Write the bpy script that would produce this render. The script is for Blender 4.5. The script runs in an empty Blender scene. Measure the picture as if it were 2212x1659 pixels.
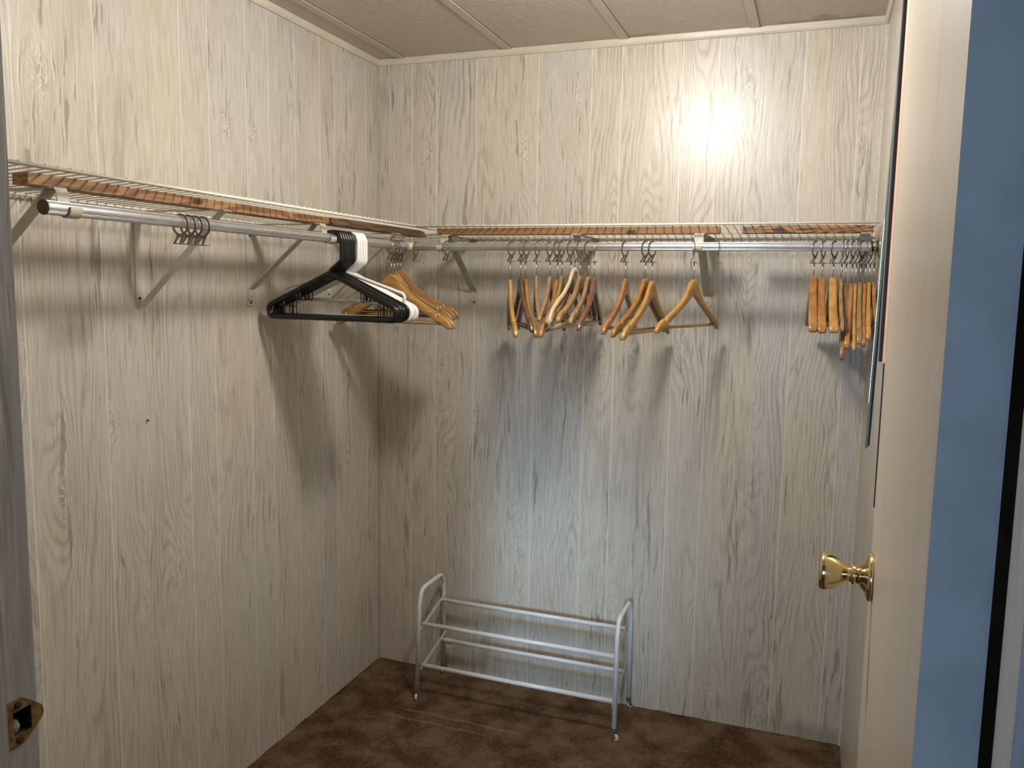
import bpy, bmesh, math, random
from mathutils import Vector, Matrix
R = random.Random(7)
sc = bpy.context.scene
COL = sc.collection
PI = math.pi
RAD = math.radians

# ------------------------------------------------------------ camera
cam_d = bpy.data.cameras.new('camera'); cam = bpy.data.objects.new('camera', cam_d); COL.objects.link(cam)
sc.camera = cam
YAW, PITCH, ROLL, FPX = 0.349329, 0.118084, 0.0172754, 1784.267
fw = Vector((-math.sin(YAW)*math.cos(PITCH), math.cos(YAW)*math.cos(PITCH), -math.sin(PITCH)))
rt = Vector((math.cos(YAW), math.sin(YAW), 0)); up = rt.cross(fw)
r2 = math.cos(ROLL)*rt + math.sin(ROLL)*up; u2 = -math.sin(ROLL)*rt + math.cos(ROLL)*up
M = Matrix((r2, u2, -fw)).transposed().to_4x4(); M.translation = Vector((1.55142, -2.77023, 1.47636))
cam.matrix_world = M
cam_d.sensor_width = 36; cam_d.lens = 36*FPX/2212; cam_d.clip_start = 0.02

# ------------------------------------------------------------ light
sc.view_settings.view_transform = 'Standard'; sc.view_settings.look = 'None'
sc.view_settings.gamma = 1; sc.view_settings.use_curve_mapping = False
sc.view_settings.exposure = 0.0
w = bpy.data.worlds.new('world'); sc.world = w; w.use_nodes = True
w.node_tree.nodes['Background'].inputs[0].default_value = (0.45, 0.62, 1.0, 1)
w.node_tree.nodes['Background'].inputs[1].default_value = 0.08
def light(name, kind, loc, energy, color, **k):
    d = bpy.data.lights.new(name, kind); d.energy = energy; d.color = color
    for a, b in k.items(): setattr(d, a, b)
    o = bpy.data.objects.new(name, d); COL.objects.link(o); o.location = loc
    return o
LAMP = Vector((1.08, -1.06, 2.18))
light('ceiling_bulb_light', 'POINT', LAMP, 37.5, (1.0, 0.955, 0.885), shadow_soft_size=0.075)
win = light('bedroom_window_light', 'AREA', (1.62, -5.6, 1.25), 1.4, (0.50, 0.74, 1.0), shape='RECTANGLE', size=0.35, size_y=0.7, spread=RAD(15))
win.rotation_euler = (Vector((0.66, 0.0, 0.50))-win.location).to_track_quat('-Z', 'Y').to_euler()
jamb_fill = light('added_jamb_fill_light', 'AREA', (0.75, -5.8, 1.35), 27, (0.46, 0.70, 1.0), shape='RECTANGLE', size=1.6, size_y=1.2)  # added fill for the door edge and jambs, not an actual second window
jamb_fill.rotation_euler = (Vector((1.6, -2.2, 1.0))-jamb_fill.location).to_track_quat('-Z', 'Y').to_euler()

# ------------------------------------------------------------ materials
class NT:
    def __init__(s, name):
        s.m = bpy.data.materials.new(name); s.m.use_nodes = True
        s.t = s.m.node_tree; s.b = s.t.nodes['Principled BSDF']
    def n(s, typ, ins=None, **p):
        x = s.t.nodes.new(typ)
        for k, v in p.items(): setattr(x, k, v)
        for k, v in (ins or {}).items(): s.set(x.inputs[k], v)
        return x
    def set(s, sock, v):
        if hasattr(v, 'is_output') and v.is_output: s.t.links.new(v, sock)
        else: sock.default_value = v
    def math(s, op, a, b=0.0, c=0.0, clamp=False):
        x = s.n('ShaderNodeMath', {0: a, 1: b, 2: c}, operation=op); x.use_clamp = clamp
        return x.outputs[0]
    def mr(s, v, a, b, c=0.0, d=1.0, smooth=True):
        return s.n('ShaderNodeMapRange', {0: v, 1: a, 2: b, 3: c, 4: d}, interpolation_type='SMOOTHSTEP' if smooth else 'LINEAR').outputs[0]
    def mix(s, f, a, b, mode='MIX'):
        x = s.n('ShaderNodeMix', data_type='RGBA', blend_type=mode)
        s.set(x.inputs[0], f); s.set(x.inputs[6], a); s.set(x.inputs[7], b)
        return x.outputs[2]
    def vec(s, x, y, z): return s.n('ShaderNodeCombineXYZ', {0: x, 1: y, 2: z}).outputs[0]
    def noise(s, v, scale=1.0, detail=2.0, rough=0.5, dist=0.0):
        return s.n('ShaderNodeTexNoise', {'Vector': v, 'Scale': scale, 'Detail': detail, 'Roughness': rough, 'Distortion': dist}).outputs[0]
    def out(s, col=None, rough=None, metal=None, bump=None, bstr=0.2, bdist=0.01, spec=None, coat=None):
        if col is not None: s.set(s.b.inputs['Base Color'], col)
        if rough is not None: s.set(s.b.inputs['Roughness'], rough)
        if metal is not None: s.set(s.b.inputs['Metallic'], metal)
        if spec is not None: s.set(s.b.inputs['Specular IOR Level'], spec)
        if coat is not None: s.set(s.b.inputs['Coat Weight'], coat); s.set(s.b.inputs['Coat Roughness'], 0.12)
        if bump is not None:
            b = s.n('ShaderNodeBump', {'Height': bump, 'Strength': bstr, 'Distance': bdist}); s.t.links.new(b.outputs[0], s.b.inputs['Normal'])
        return s.m
def c4(r, g, b): return (r, g, b, 1)
def obj_xyz(n):
    tc = n.n('ShaderNodeTexCoord'); return n.n('ShaderNodeSeparateXYZ', {0: tc.outputs['Object']}).outputs, tc.outputs['Object']

def panel_mat(name, base=(0.555, 0.527, 0.468), line=(0.25, 0.22, 0.172), grain=1.0, stain=False, knots=1.0):
    n = NT(name)
    uv = n.n('ShaderNodeUVMap', uv_map='UVMap').outputs[0]
    s = n.n('ShaderNodeSeparateXYZ', {0: uv}).outputs; u, v = s[0], s[1]
    ide = n.n('ShaderNodeAttribute', attribute_name='plank_id').outputs['Fac']
    pw = n.n('ShaderNodeAttribute', attribute_name='plank_w').outputs['Fac']
    seam = n.n('ShaderNodeAttribute', attribute_name='seam').outputs['Fac']
    idz = n.math('MULTIPLY', ide, 37.7)
    # slow field whose contours give cathedral figures
    wob = n.noise(n.vec(n.math('MULTIPLY', u, 1.5), n.math('MULTIPLY', v, 2.2), idz), 1, 2)
    uu = n.math('ADD', u, n.math('MULTIPLY', n.math('SUBTRACT', wob, 0.5), 0.05))
    low = n.noise(n.vec(n.math('MULTIPLY', uu, 7.5), n.math('MULTIPLY', v, 0.95), idz), 1, 1.0)
    # knots
    kv = n.vec(n.math('ADD', n.math('MULTIPLY', uu, 4.6), n.math('MULTIPLY', ide, 51.3)), n.math('ADD', n.math('MULTIPLY', v, 1.45), n.math('MULTIPLY', ide, 17.1)), 0.0)
    vor = n.n('ShaderNodeTexVoronoi', {'Vector': kv, 'Scale': 1.0, 'Randomness': 0.9}, voronoi_dimensions='2D')
    kd = vor.outputs['Distance']
    kr = n.n('ShaderNodeSeparateColor', {0: vor.outputs['Color']}).outputs[0]
    gate = n.math('MULTIPLY', n.mr(kr, 0.30, 0.36), knots)
    k1 = n.math('MULTIPLY', n.mr(kd, 0.0, 0.36, 1.0, 0.0), gate)
    kcore = n.math('MULTIPLY', n.mr(kd, 0.03, 0.16, 1.0, 0.0), gate)
    jit = n.noise(n.vec(n.math('MULTIPLY', u, 45), n.math('MULTIPLY', v, 7), idz), 1, 2)
    field = n.math('ADD', n.math('MULTIPLY', low, 105.0), n.math('ADD', n.math('MULTIPLY', k1, 26.0), n.math('MULTIPLY', jit, 5.0)))
    field = n.math('ADD', field, n.math('MULTIPLY', uu, 330.0))
    sn = n.math('SINE', field)
    lines = n.math('POWER', n.mr(sn, -1.0, 1.0, smooth=False), 3.0)
    patch = n.mr(n.noise(n.vec(n.math('MULTIPLY', u, 6), n.math('MULTIPLY', v, 2.2), n.math('ADD', idz, 5.0)), 1, 3), 0.40, 0.66, 0.15, 1.0)
    fine = n.noise(n.vec(n.math('MULTIPLY', u, 330), n.math('MULTIPLY', v, 9), idz), 1, 2)
    rough_n = n.noise(n.vec(n.math('MULTIPLY', u, 190), n.math('MULTIPLY', v, 120), idz), 1, 2)
    # dark checks: long hairline splits and short ticks, gathered in bands
    ju = n.math('MULTIPLY', n.math('SUBTRACT', jit, .5), 3.0)
    ck = n.noise(n.vec(n.math('ADD', n.math('MULTIPLY', uu, 135), ju), n.math('MULTIPLY', v, 8.5), n.math('ADD', idz, 9.0)), 1, 1.5, 0.5)
    ck2 = n.noise(n.vec(n.math('ADD', n.math('MULTIPLY', uu, 80), ju), n.math('MULTIPLY', v, 3.2), n.math('ADD', idz, 19.0)), 1, 1.5, 0.5)
    ckm = n.noise(n.vec(n.math('MULTIPLY', uu, 11), n.math('MULTIPLY', v, 1.3), n.math('ADD', idz, 31.0)), 1, 1.5)
    cm = n.mr(n.math('ADD', ckm, n.math('MULTIPLY', k1, 0.10)), 0.49, 0.62)
    cracks = n.math('MULTIPLY', n.mr(ck, 0.61, 0.68), cm)
    cracks = n.math('MAXIMUM', cracks, n.math('MULTIPLY', n.mr(ck2, 0.655, 0.70), n.mr(ckm, 0.40, 0.55)))
    streak = n.noise(n.vec(n.math('MULTIPLY', uu, 240), n.math('MULTIPLY', v, 13), n.math('ADD', idz, 70.0)), 1, 1.5)
    # knotty scribbles
    sq = n.noise(n.vec(n.math('MULTIPLY', u, 75), n.math('MULTIPLY', v, 48), idz), 1, 1.5, 0.5, 1.2)
    ridge = n.mr(n.math('ABSOLUTE', n.math('SUBTRACT', sq, 0.5)), 0.0, 0.035, 1.0, 0.0)
    scrib = n.math('MULTIPLY', ridge, kcore)
    sq2 = n.mr(sq, 0.56, 0.68)
    # colours
    hue = n.noise(n.vec(n.math('MULTIPLY', ide, 91.0), n.math('MULTIPLY', v, 0.6), 2.0), 1, 1)
    b0 = n.mix(n.mr(hue, 0.3, 0.7), c4(base[0]*.96, base[1]*.97, base[2]*1.02), c4(base[0]*1.05, base[1]*1.0, base[2]*.93))
    warm = n.noise(n.vec(n.math('MULTIPLY', u, 9), n.math('MULTIPLY', v, 1.8), n.math('ADD', idz, 50.0)), 1, 3)
    b1 = n.mix(n.math('MULTIPLY', n.mr(warm, 0.48, 0.70), 0.42), b0, c4(base[0]*.88, base[1]*.82, base[2]*.70))
    b2 = n.mix(n.math('MULTIPLY', n.math('MULTIPLY', lines, patch), 0.50*grain), b1, c4(*line))
    b3 = n.mix(n.math('MULTIPLY', n.mr(fine, 0.50, 0.75), 0.22*grain), b2, c4(*line))
    b3 = n.mix(n.math('MULTIPLY', n.mr(fine, 0.50, 0.28), 0.22), b3, c4(.74, .70, .62))
    b4 = n.mix(n.math('MULTIPLY', cracks, 0.58*grain), b3, c4(0.175, 0.145, 0.115))
    b4 = n.mix(n.math('MULTIPLY', n.mr(streak, 0.56, 0.68), 0.34*grain), b4, c4(0.72, 0.69, 0.63))
    b4 = n.mix(n.math('MULTIPLY', n.mr(streak, 0.42, 0.32), 0.30*grain), b4, c4(*line))
    b5 = n.mix(n.math('MULTIPLY', n.math('MULTIPLY', kcore, sq2), 0.55), b4, c4(0.27, 0.23, 0.17))
    b6 = n.mix(n.math('MULTIPLY', scrib, 0.85), b5, c4(0.74, 0.69, 0.60))
    # plank joints: printed pale line, dark at panel seams
    dist = n.math('MINIMUM', u, n.math('SUBTRACT', pw, u))
    e = n.mr(dist, 0.0007, 0.0018, 1.0, 0.0)
    b7 = n.mix(n.math('MULTIPLY', e, 0.85), b6, c4(0.78, 0.74, 0.66))
    e2 = n.math('MULTIPLY', n.mr(u, 0.0006, 0.0016, 1.0, 0.0), seam)
    b8 = n.mix(n.math('MULTIPLY', e2, 0.75), b7, c4(0.14, 0.105, 0.07))
    if stain:
        so, _ = obj_xyz(n)
        nn = n.noise(n.vec(n.math('MULTIPLY', so[0], 18), n.math('MULTIPLY', so[2], 18), 0.0), 1, 3)
        hgt = n.math('ADD', so[2], n.math('MULTIPLY', nn, -0.07))
        sm = n.math('MULTIPLY', n.mr(hgt, 0.0, 0.035, 1.0, 0.0), n.mr(so[0], 1.40, 1.60))
        b8 = n.mix(n.math('MULTIPLY', sm, 0.45), b8, c4(0.20, 0.165, 0.12))
    hgt = n.math('ADD', n.math('MULTIPLY', lines, -0.25), n.math('MULTIPLY', rough_n, 0.35))
    hgt = n.math('ADD', hgt, n.math('MULTIPLY', fine, 0.25))
    hgt = n.math('ADD', hgt, n.math('MULTIPLY', cracks, -0.8))
    hgt = n.math('ADD', hgt, n.math('MULTIPLY', scrib, 0.9))
    return n.out(b8, rough=0.34, bump=hgt, bstr=0.26, bdist=0.0012, spec=0.7)

PAN = panel_mat('whitewashed_panelling')
PANB = panel_mat('whitewashed_panelling_back', stain=True)
DOORM = panel_mat('cream_door_skin', base=(0.60, 0.55, 0.47), line=(0.5, 0.44, 0.35), grain=0.35, knots=0.0)
JAMB = panel_mat('white_jamb_wood', base=(0.60, 0.59, 0.56), line=(0.30, 0.30, 0.30), grain=0.8, knots=0.0)
JAMB_SHADED = panel_mat('shaded_jamb_wood', base=(0.40, 0.42, 0.43), line=(0.22, 0.23, 0.25), grain=0.8, knots=0.0)  # darker copy of the jamb wood: the left jamb's weaker light painted in
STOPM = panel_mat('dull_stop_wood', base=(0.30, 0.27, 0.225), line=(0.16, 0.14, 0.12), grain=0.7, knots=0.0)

def plain(name, col, rough=0.5, metal=0.0, var=0.0, scale=40, bstr=0.0, spec=None, coat=None):
    n = NT(name); _, o = obj_xyz(n)
    nz = n.noise(o, scale, 3)
    c = n.mix(n.mr(nz, 0.35, 0.65), c4(*[x*(1-var) for x in col]), c4(*[min(1, x*(1+var)) for x in col])) if var else c4(*col)
    return n.out(c, rough, metal, nz if bstr else None, bstr, 0.001, spec, coat)
def wood(name, c1, c2, axis=0, rough=0.35, coat=0.5, sc_=1.0):
    n = NT(name); s, o = obj_xyz(n)
    k = [60*sc_, 60*sc_, 60*sc_]; k[axis] = 5*sc_
    rnd = n.n('ShaderNodeObjectInfo').outputs['Random']
    v = n.vec(n.math('ADD', n.math('MULTIPLY', s[0], k[0]), n.math('MULTIPLY', rnd, 20)), n.math('MULTIPLY', s[1], k[1]), n.math('MULTIPLY', s[2], k[2]))
    a = n.noise(v, 1, 3, 0.6, 0.4)
    b = n.noise(n.vec(n.math('MULTIPLY', s[0], 9), n.math('MULTIPLY', s[1], 9), n.math('ADD', n.math('MULTIPLY', s[2], 14), n.math('MULTIPLY', rnd, 9))), 1, 2)
    f = n.math('ADD', n.math('MULTIPLY', a, 0.65), n.math('MULTIPLY', b, 0.35))
    return n.out(n.mix(n.mr(f, 0.36, 0.62), c4(*c1), c4(*c2)), rough, bump=a, bstr=0.08, bdist=0.001, coat=coat)

W_HONEY = wood('honey_varnished_wood', (0.34, 0.178, 0.043), (0.48, 0.272, 0.078), 0, 0.3)
W_ORANGE = wood('orange_varnished_wood', (0.25, 0.106, 0.027), (0.38, 0.182, 0.050), 0, 0.28)
W_BROWN = wood('brown_varnished_wood', (0.19, 0.095, 0.038), (0.29, 0.155, 0.066), 0, 0.33)
W_TAN = wood('tan_worn_wood', (0.22, 0.134, 0.056), (0.33, 0.205, 0.088), 0, 0.4, 0.25)
W_DARK = wood('dark_walnut_wood', (0.085, 0.042, 0.022), (0.16, 0.08, 0.042), 0, 0.3)
W_RED = wood('reddish_brown_wood', (0.12, 0.052, 0.030), (0.21, 0.095, 0.054), 0, 0.3)
W_PALE = plain('pale_cream_plastic', (0.60, 0.50, 0.30), 0.35, var=0.06)
def plank_mat(name, c1, c2, axis, knots=(), rings=22.0):
    n = NT(name); s, o = obj_xyz(n)
    L = s[axis]; T = s[1-axis]
    lw = n.noise(n.vec(n.math('MULTIPLY', L, 2.4), n.math('MULTIPLY', T, 12), n.math('MULTIPLY', s[2], 22)), 1, 2)
    r = n.mr(n.math('SINE', n.math('MULTIPLY', lw, rings*3)), -1, 1, smooth=False)
    fi = n.noise(n.vec(n.math('MULTIPLY', L, 8), n.math('MULTIPLY', T, 160), n.math('MULTIPLY', s[2], 260)), 1, 2)
    f = n.math('ADD', n.math('MULTIPLY', r, 0.6), n.math('MULTIPLY', fi, 0.5))
    col = n.mix(n.mr(f, 0.2, 0.95), c4(*c1), c4(*c2))
    for kl, kz in knots:
        d = n.n('ShaderNodeVectorMath', {0: n.vec(n.math('MULTIPLY', L, 0.45), 0.0, s[2]), 1: (kl*0.45, 0, kz)}, operation='DISTANCE').outputs['Value']
        col = n.mix(n.mr(d, 0.004, 0.010, 0.9, 0.0), col, c4(0.03, 0.012, 0.008))
    return n.out(col, 0.5, bump=f, bstr=0.15, bdist=0.001)
P_LEFT = plank_mat('pine_batten_wood', (0.16, 0.072, 0.030), (0.34, 0.18, 0.078), 1, [(-1.24, 1.652)])
P_DARKB = plank_mat('dark_stained_wood', (0.085, 0.042, 0.02), (0.17, 0.09, 0.045), 1)
P_BACK = plank_mat('brown_pine_wood', (0.20, 0.102, 0.037), (0.28, 0.150, 0.056), 0, [(1.01, 1.645)], 6)
P_BARK = plank_mat('live_edge_wood', (0.10, 0.045, 0.018), (0.36, 0.19, 0.075), 0, [(1.355, 1.652), (1.44, 1.650)], 30)

ALU = plain('aluminium', (0.62, 0.61, 0.62), 0.30, 0.85, var=0.05)
STEEL = plain('dull_steel', (0.24, 0.21, 0.18), 0.38, 0.85, var=0.1)
PINM = plain('pin_steel', (0.40, 0.39, 0.38), 0.3, 0.9)
CHROME = plain('chrome', (0.72, 0.70, 0.66), 0.15, 1.0)
BRASS = plain('polished_brass', (0.74, 0.60, 0.34), 0.13, 1.0)
OLDBR = plain('tarnished_brass', (0.26, 0.17, 0.055), 0.45, 0.6, var=0.35, scale=160)
GOLDW = plain('gold_wire', (0.62, 0.45, 0.20), 0.25, 0.9)
WIRE = plain('white_vinyl_wire', (0.70, 0.66, 0.57), 0.4)
CREAM = plain('cream_paint', (0.50, 0.485, 0.40), 0.42, var=0.05, scale=60)
CREAML = plain('pale_cream_paint', (0.66, 0.63, 0.56), 0.4)
CAPM = plain('cream_plastic', (0.62, 0.55, 0.38), 0.4)
BLACK = plain('black_plastic', (0.006, 0.006, 0.007), 0.28)
WHITE = plain('white_plastic', (0.80, 0.79, 0.77), 0.3)
RACKW = plain('white_enamel', (0.74, 0.75, 0.78), 0.22)
DARKM = plain('dark_metal', (0.03, 0.026, 0.022), 0.5)
GREYP = plain('grey_plastic', (0.10, 0.095, 0.09), 0.5)
PLUG = plain('dark_dowel_end', (0.085, 0.032, 0.014), 0.6, var=0.25, scale=400)
PINK = plain('bare_pink_wood', (0.78, 0.50, 0.40), 0.6, var=0.05)
GLASSG = plain('green_glass_edge', (0.34, 0.43, 0.33), 0.45, var=0.12, scale=90)
MIRRORM = plain('mirror_silver', (0.85, 0.87, 0.86), 0.03, 1.0)
TRIMM = wood('painted_trim', (0.52, 0.47, 0.385), (0.62, 0.57, 0.48), 0, 0.4, 0.0, 0.8)
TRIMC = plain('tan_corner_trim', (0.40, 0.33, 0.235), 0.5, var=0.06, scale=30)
TRIMY = wood('painted_trim_long', (0.52, 0.47, 0.385), (0.62, 0.57, 0.48), 1, 0.4, 0.0, 0.8)
EDGEM = plain('painted_door_edge', (0.62, 0.64, 0.66), 0.6, var=0.05, scale=25, bstr=0.05)
BARE = plain('bare_pale_wood', (0.6, 0.56, 0.5), 0.7)

def ceiling_mat():
    n = NT('textured_ceiling_board'); s, o = obj_xyz(n)
    a = n.noise(o, 75, 3, 0.55, 0.6); b = n.noise(o, 160, 2)
    h = n.math('ADD', n.mr(a, 0.42, 0.62), n.math('MULTIPLY', b, 0.4))
    col = n.mix(n.mr(a, 0.35, 0.65), c4(0.50, 0.445, 0.375), c4(0.555, 0.50, 0.425))
    nn = n.noise(o, 9, 3)
    near = n.math('ADD', s[1], n.math('MULTIPLY', n.math('SUBTRACT', nn, 0.5), 0.16))
    m1 = n.math('MULTIPLY', n.mr(near, -0.045, -0.02), n.math('MULTIPLY', n.mr(s[0], 1.36, 1.44), n.mr(s[0], 1.72, 1.60)))
    m2 = n.math('MULTIPLY', n.mr(near, -0.035, -0.015), n.math('MULTIPLY', n.mr(s[0], 0.92, 0.94), n.mr(s[0], 1.06, 0.98)))
    m = n.math('MULTIPLY', n.math('MAXIMUM', m1, m2), 0.55)
    col = n.mix(m, col, c4(0.23, 0.17, 0.13))
    return n.out(col, 0.42, bump=h, bstr=0.5, bdist=0.0022, spec=0.4)
CEIL = ceiling_mat()
BATT = plain('ceiling_batten', (0.54, 0.485, 0.41), 0.42)
def carpet_mat():
    n = NT('brown_carpet'); s, o = obj_xyz(n)
    n1 = n.noise(o, 5.5, 4, 0.6, 0.5); n2 = n.noise(o, 14, 3); n3 = n.noise(o, 420, 2, 0.7); n4 = n.noise(o, 150, 2, 0.7)
    f = n.math('ADD', n.math('MULTIPLY', n1, 0.62), n.math('MULTIPLY', n2, 0.38))
    col = n.mix(n.mr(f, 0.40, 0.62), c4(0.074, 0.041, 0.022), c4(0.195, 0.128, 0.080))
    g = n.math('ADD', n.math('MULTIPLY', n3, 0.6), n.math('MULTIPLY', n4, 0.4))
    col = n.mix(n.math('MULTIPLY', n.mr(g, 0.50, 0.66), 0.60), col, c4(0.34, 0.22, 0.125))
    col = n.mix(n.math('MULTIPLY', n.mr(g, 0.50, 0.36), 0.6), col, c4(0.026, 0.012, 0.005))
    wv = n.math('MULTIPLY', n.math('SUBTRACT', n1, 0.5), 0.008)
    for yc, x0, x1 in ((-0.318, 0.26, 0.70), (-0.37, 0.24, 0.60)):
        d = n.math('ABSOLUTE', n.math('SUBTRACT', n.math('ADD', s[1], wv), yc))
        m = n.math('MULTIPLY', n.mr(d, 0.002, 0.009, 1, 0), n.math('MULTIPLY', n.mr(s[0], x0-0.04, x0+0.04), n.mr(s[0], x1+0.08, x1-0.08)))
        col = n.mix(n.math('MULTIPLY', m, 0.36), col, c4(0.38, 0.24, 0.12))
    h = n.math('ADD', n3, n.math('MULTIPLY', n4, 0.8))
    return n.out(col, 0.95, bump=h, bstr=0.9, bdist=0.004, spec=0.1)
CARPET = carpet_mat()

# ------------------------------------------------------------ mesh helpers
def new_bm(): return bmesh.new()
def box(bm, x0, x1, y0, y1, z0, z1):
    vs = [bm.verts.new((x, y, z)) for x in (x0, x1) for y in (y0, y1) for z in (z0, z1)]
    for f in ((0, 1, 3, 2), (4, 6, 7, 5), (0, 4, 5, 1), (2, 3, 7, 6), (0, 2, 6, 4), (1, 5, 7, 3)):
        bm.faces.new([vs[i] for i in f])
    return vs
def link(name, bm, mat, parent=None, smooth=False, bevel=0.0, seg=2):
    bmesh.ops.recalc_face_normals(bm, faces=bm.faces)
    me = bpy.data.meshes.new(name); bm.to_mesh(me); bm.free(); me.materials.append(mat)
    if smooth:
        for p in me.polygons: p.use_smooth = True
    o = bpy.data.objects.new(name, me); COL.objects.link(o)
    if parent: o.parent = parent
    if bevel:
        b = o.modifiers.new('bevel', 'BEVEL'); b.width = bevel; b.segments = seg; b.limit_method = 'ANGLE'
    return o
def fillet(pts, r, n=5, closed=False):
    P = [Vector(p) for p in pts]; out = []; N = len(P)
    for i in range(N):
        if not closed and i in (0, N-1): out.append(P[i]); continue
        a, b, c = P[i-1], P[i], P[(i+1) % N]
        u = (a-b); v = (c-b); lu, lv = u.length, v.length
        if lu < 1e-6 or lv < 1e-6: continue
        u /= lu; v /= lv; ang = u.angle(v)
        if ang > 3.1: out.append(b); continue
        t = min(r/math.tan(ang/2), lu*0.48, lv*0.48)
        p0, p1 = b+u*t, b+v*t
        for k in range(n+1):
            s = k/n; out.append((1-s)**2*p0+2*s*(1-s)*b+s*s*p1)
    return out
def tube(bm, pts, r, n=8, closed=False, flat=1.0, caps=True):
    P = [Vector(p) for p in pts]; N = len(P); rings = []; prev = None
    for i, p in enumerate(P):
        if closed: t = (P[(i+1) % N]-P[i-1])
        else: t = P[min(i+1, N-1)]-P[max(i-1, 0)]
        t.normalize()
        if prev is None:
            ref = Vector((0, 1, 0)) if abs(t.y) < 0.9 else Vector((0, 0, 1))
            a = (ref-t*ref.dot(t)).normalized()
        else: a = (prev-t*prev.dot(t)).normalized()
        prev = a; b = t.cross(a)
        rr = r[i] if isinstance(r, (list, tuple)) else r
        rings.append([bm.verts.new(p+rr*(flat*math.cos(2*PI*k/n)*a+math.sin(2*PI*k/n)*b)) for k in range(n)])
    for i in range(N if closed else N-1):
        A, B = rings[i], rings[(i+1) % N]
        for k in range(n): bm.faces.new((A[k], A[(k+1) % n], B[(k+1) % n], B[k]))
    if not closed and caps: bm.faces.new(rings[0][::-1]); bm.faces.new(rings[-1])
def strap(bm, pts, w, t, axis):  # flat band: path in a plane, width along axis
    P = [Vector(p) for p in pts]; ax = Vector(axis).normalized(); rings = []
    for i, p in enumerate(P):
        d = (P[min(i+1, len(P)-1)]-P[max(i-1, 0)]).normalized(); nn = d.cross(ax).normalized()
        rings.append([bm.verts.new(p+ax*sx*w/2+nn*sn*t/2) for sx, sn in ((-1, -1), (1, -1), (1, 1), (-1, 1))])
    for A, B in zip(rings, rings[1:]):
        for k in range(4): bm.faces.new((A[k], A[(k+1) % 4], B[(k+1) % 4], B[k]))
    bm.faces.new(rings[0][::-1]); bm.faces.new(rings[-1])
def lathe(bm, prof, n=24, axis='Z', origin=(0, 0, 0)):
    o = Vector(origin); rings = []
    def P(r, h, a):
        c, s = r*math.cos(a), r*math.sin(a)
        return o+(Vector((c, s, h)) if axis == 'Z' else Vector((h, c, s)) if axis == 'X' else Vector((c, h, s)))
    for r, h in prof:
        rings.append([bm.verts.new(P(max(r, 1e-5), h, 2*PI*k/n)) for k in range(n)])
    for A, B in zip(rings, rings[1:]):
        for k in range(n): bm.faces.new((A[k], A[(k+1) % n], B[(k+1) % n], B[k]))
    bm.faces.new(rings[0]); bm.faces.new(rings[-1][::-1])
def prism(bm, outline, t, plane='XZ', off=0.0, holes=()):
    def P(a, b, c): return {'XZ': (a, c, b), 'YZ': (c, a, b), 'XY': (a, b, c)}[plane]
    es = []
    for loop in [outline]+list(holes):
        vs = [bm.verts.new(P(a, b, off-t/2)) for a, b in loop]
        es += [bm.edges.new((vs[i], vs[(i+1) % len(vs)])) for i in range(len(vs))]
    g = bmesh.ops.triangle_fill(bm, edges=es, use_beauty=True)
    fs = [x for x in g['geom'] if isinstance(x, bmesh.types.BMFace)]
    e = bmesh.ops.extrude_face_region(bm, geom=fs)
    mv = [x for x in e['geom'] if isinstance(x, bmesh.types.BMVert)]
    bmesh.ops.translate(bm, verts=mv, vec=Vector(P(0, 0, t)))
def empty(name, loc=(0, 0, 0), rz=0.0):
    o = bpy.data.objects.new(name, None); COL.objects.link(o); o.location = loc; o.rotation_euler = (0, 0, rz); o.empty_display_size = 0.05
    return o
def tag(o, label, cat, group=None):
    o['label'] = label; o['category'] = cat
    if group: o['group'] = group
    return o
def struct(o): o['kind'] = 'structure'; return o
def copy_tree(o, parent=None):
    c = o.copy(); COL.objects.link(c); c.parent = parent
    for ch in list(o.children): copy_tree(ch, c)
    return c

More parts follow.
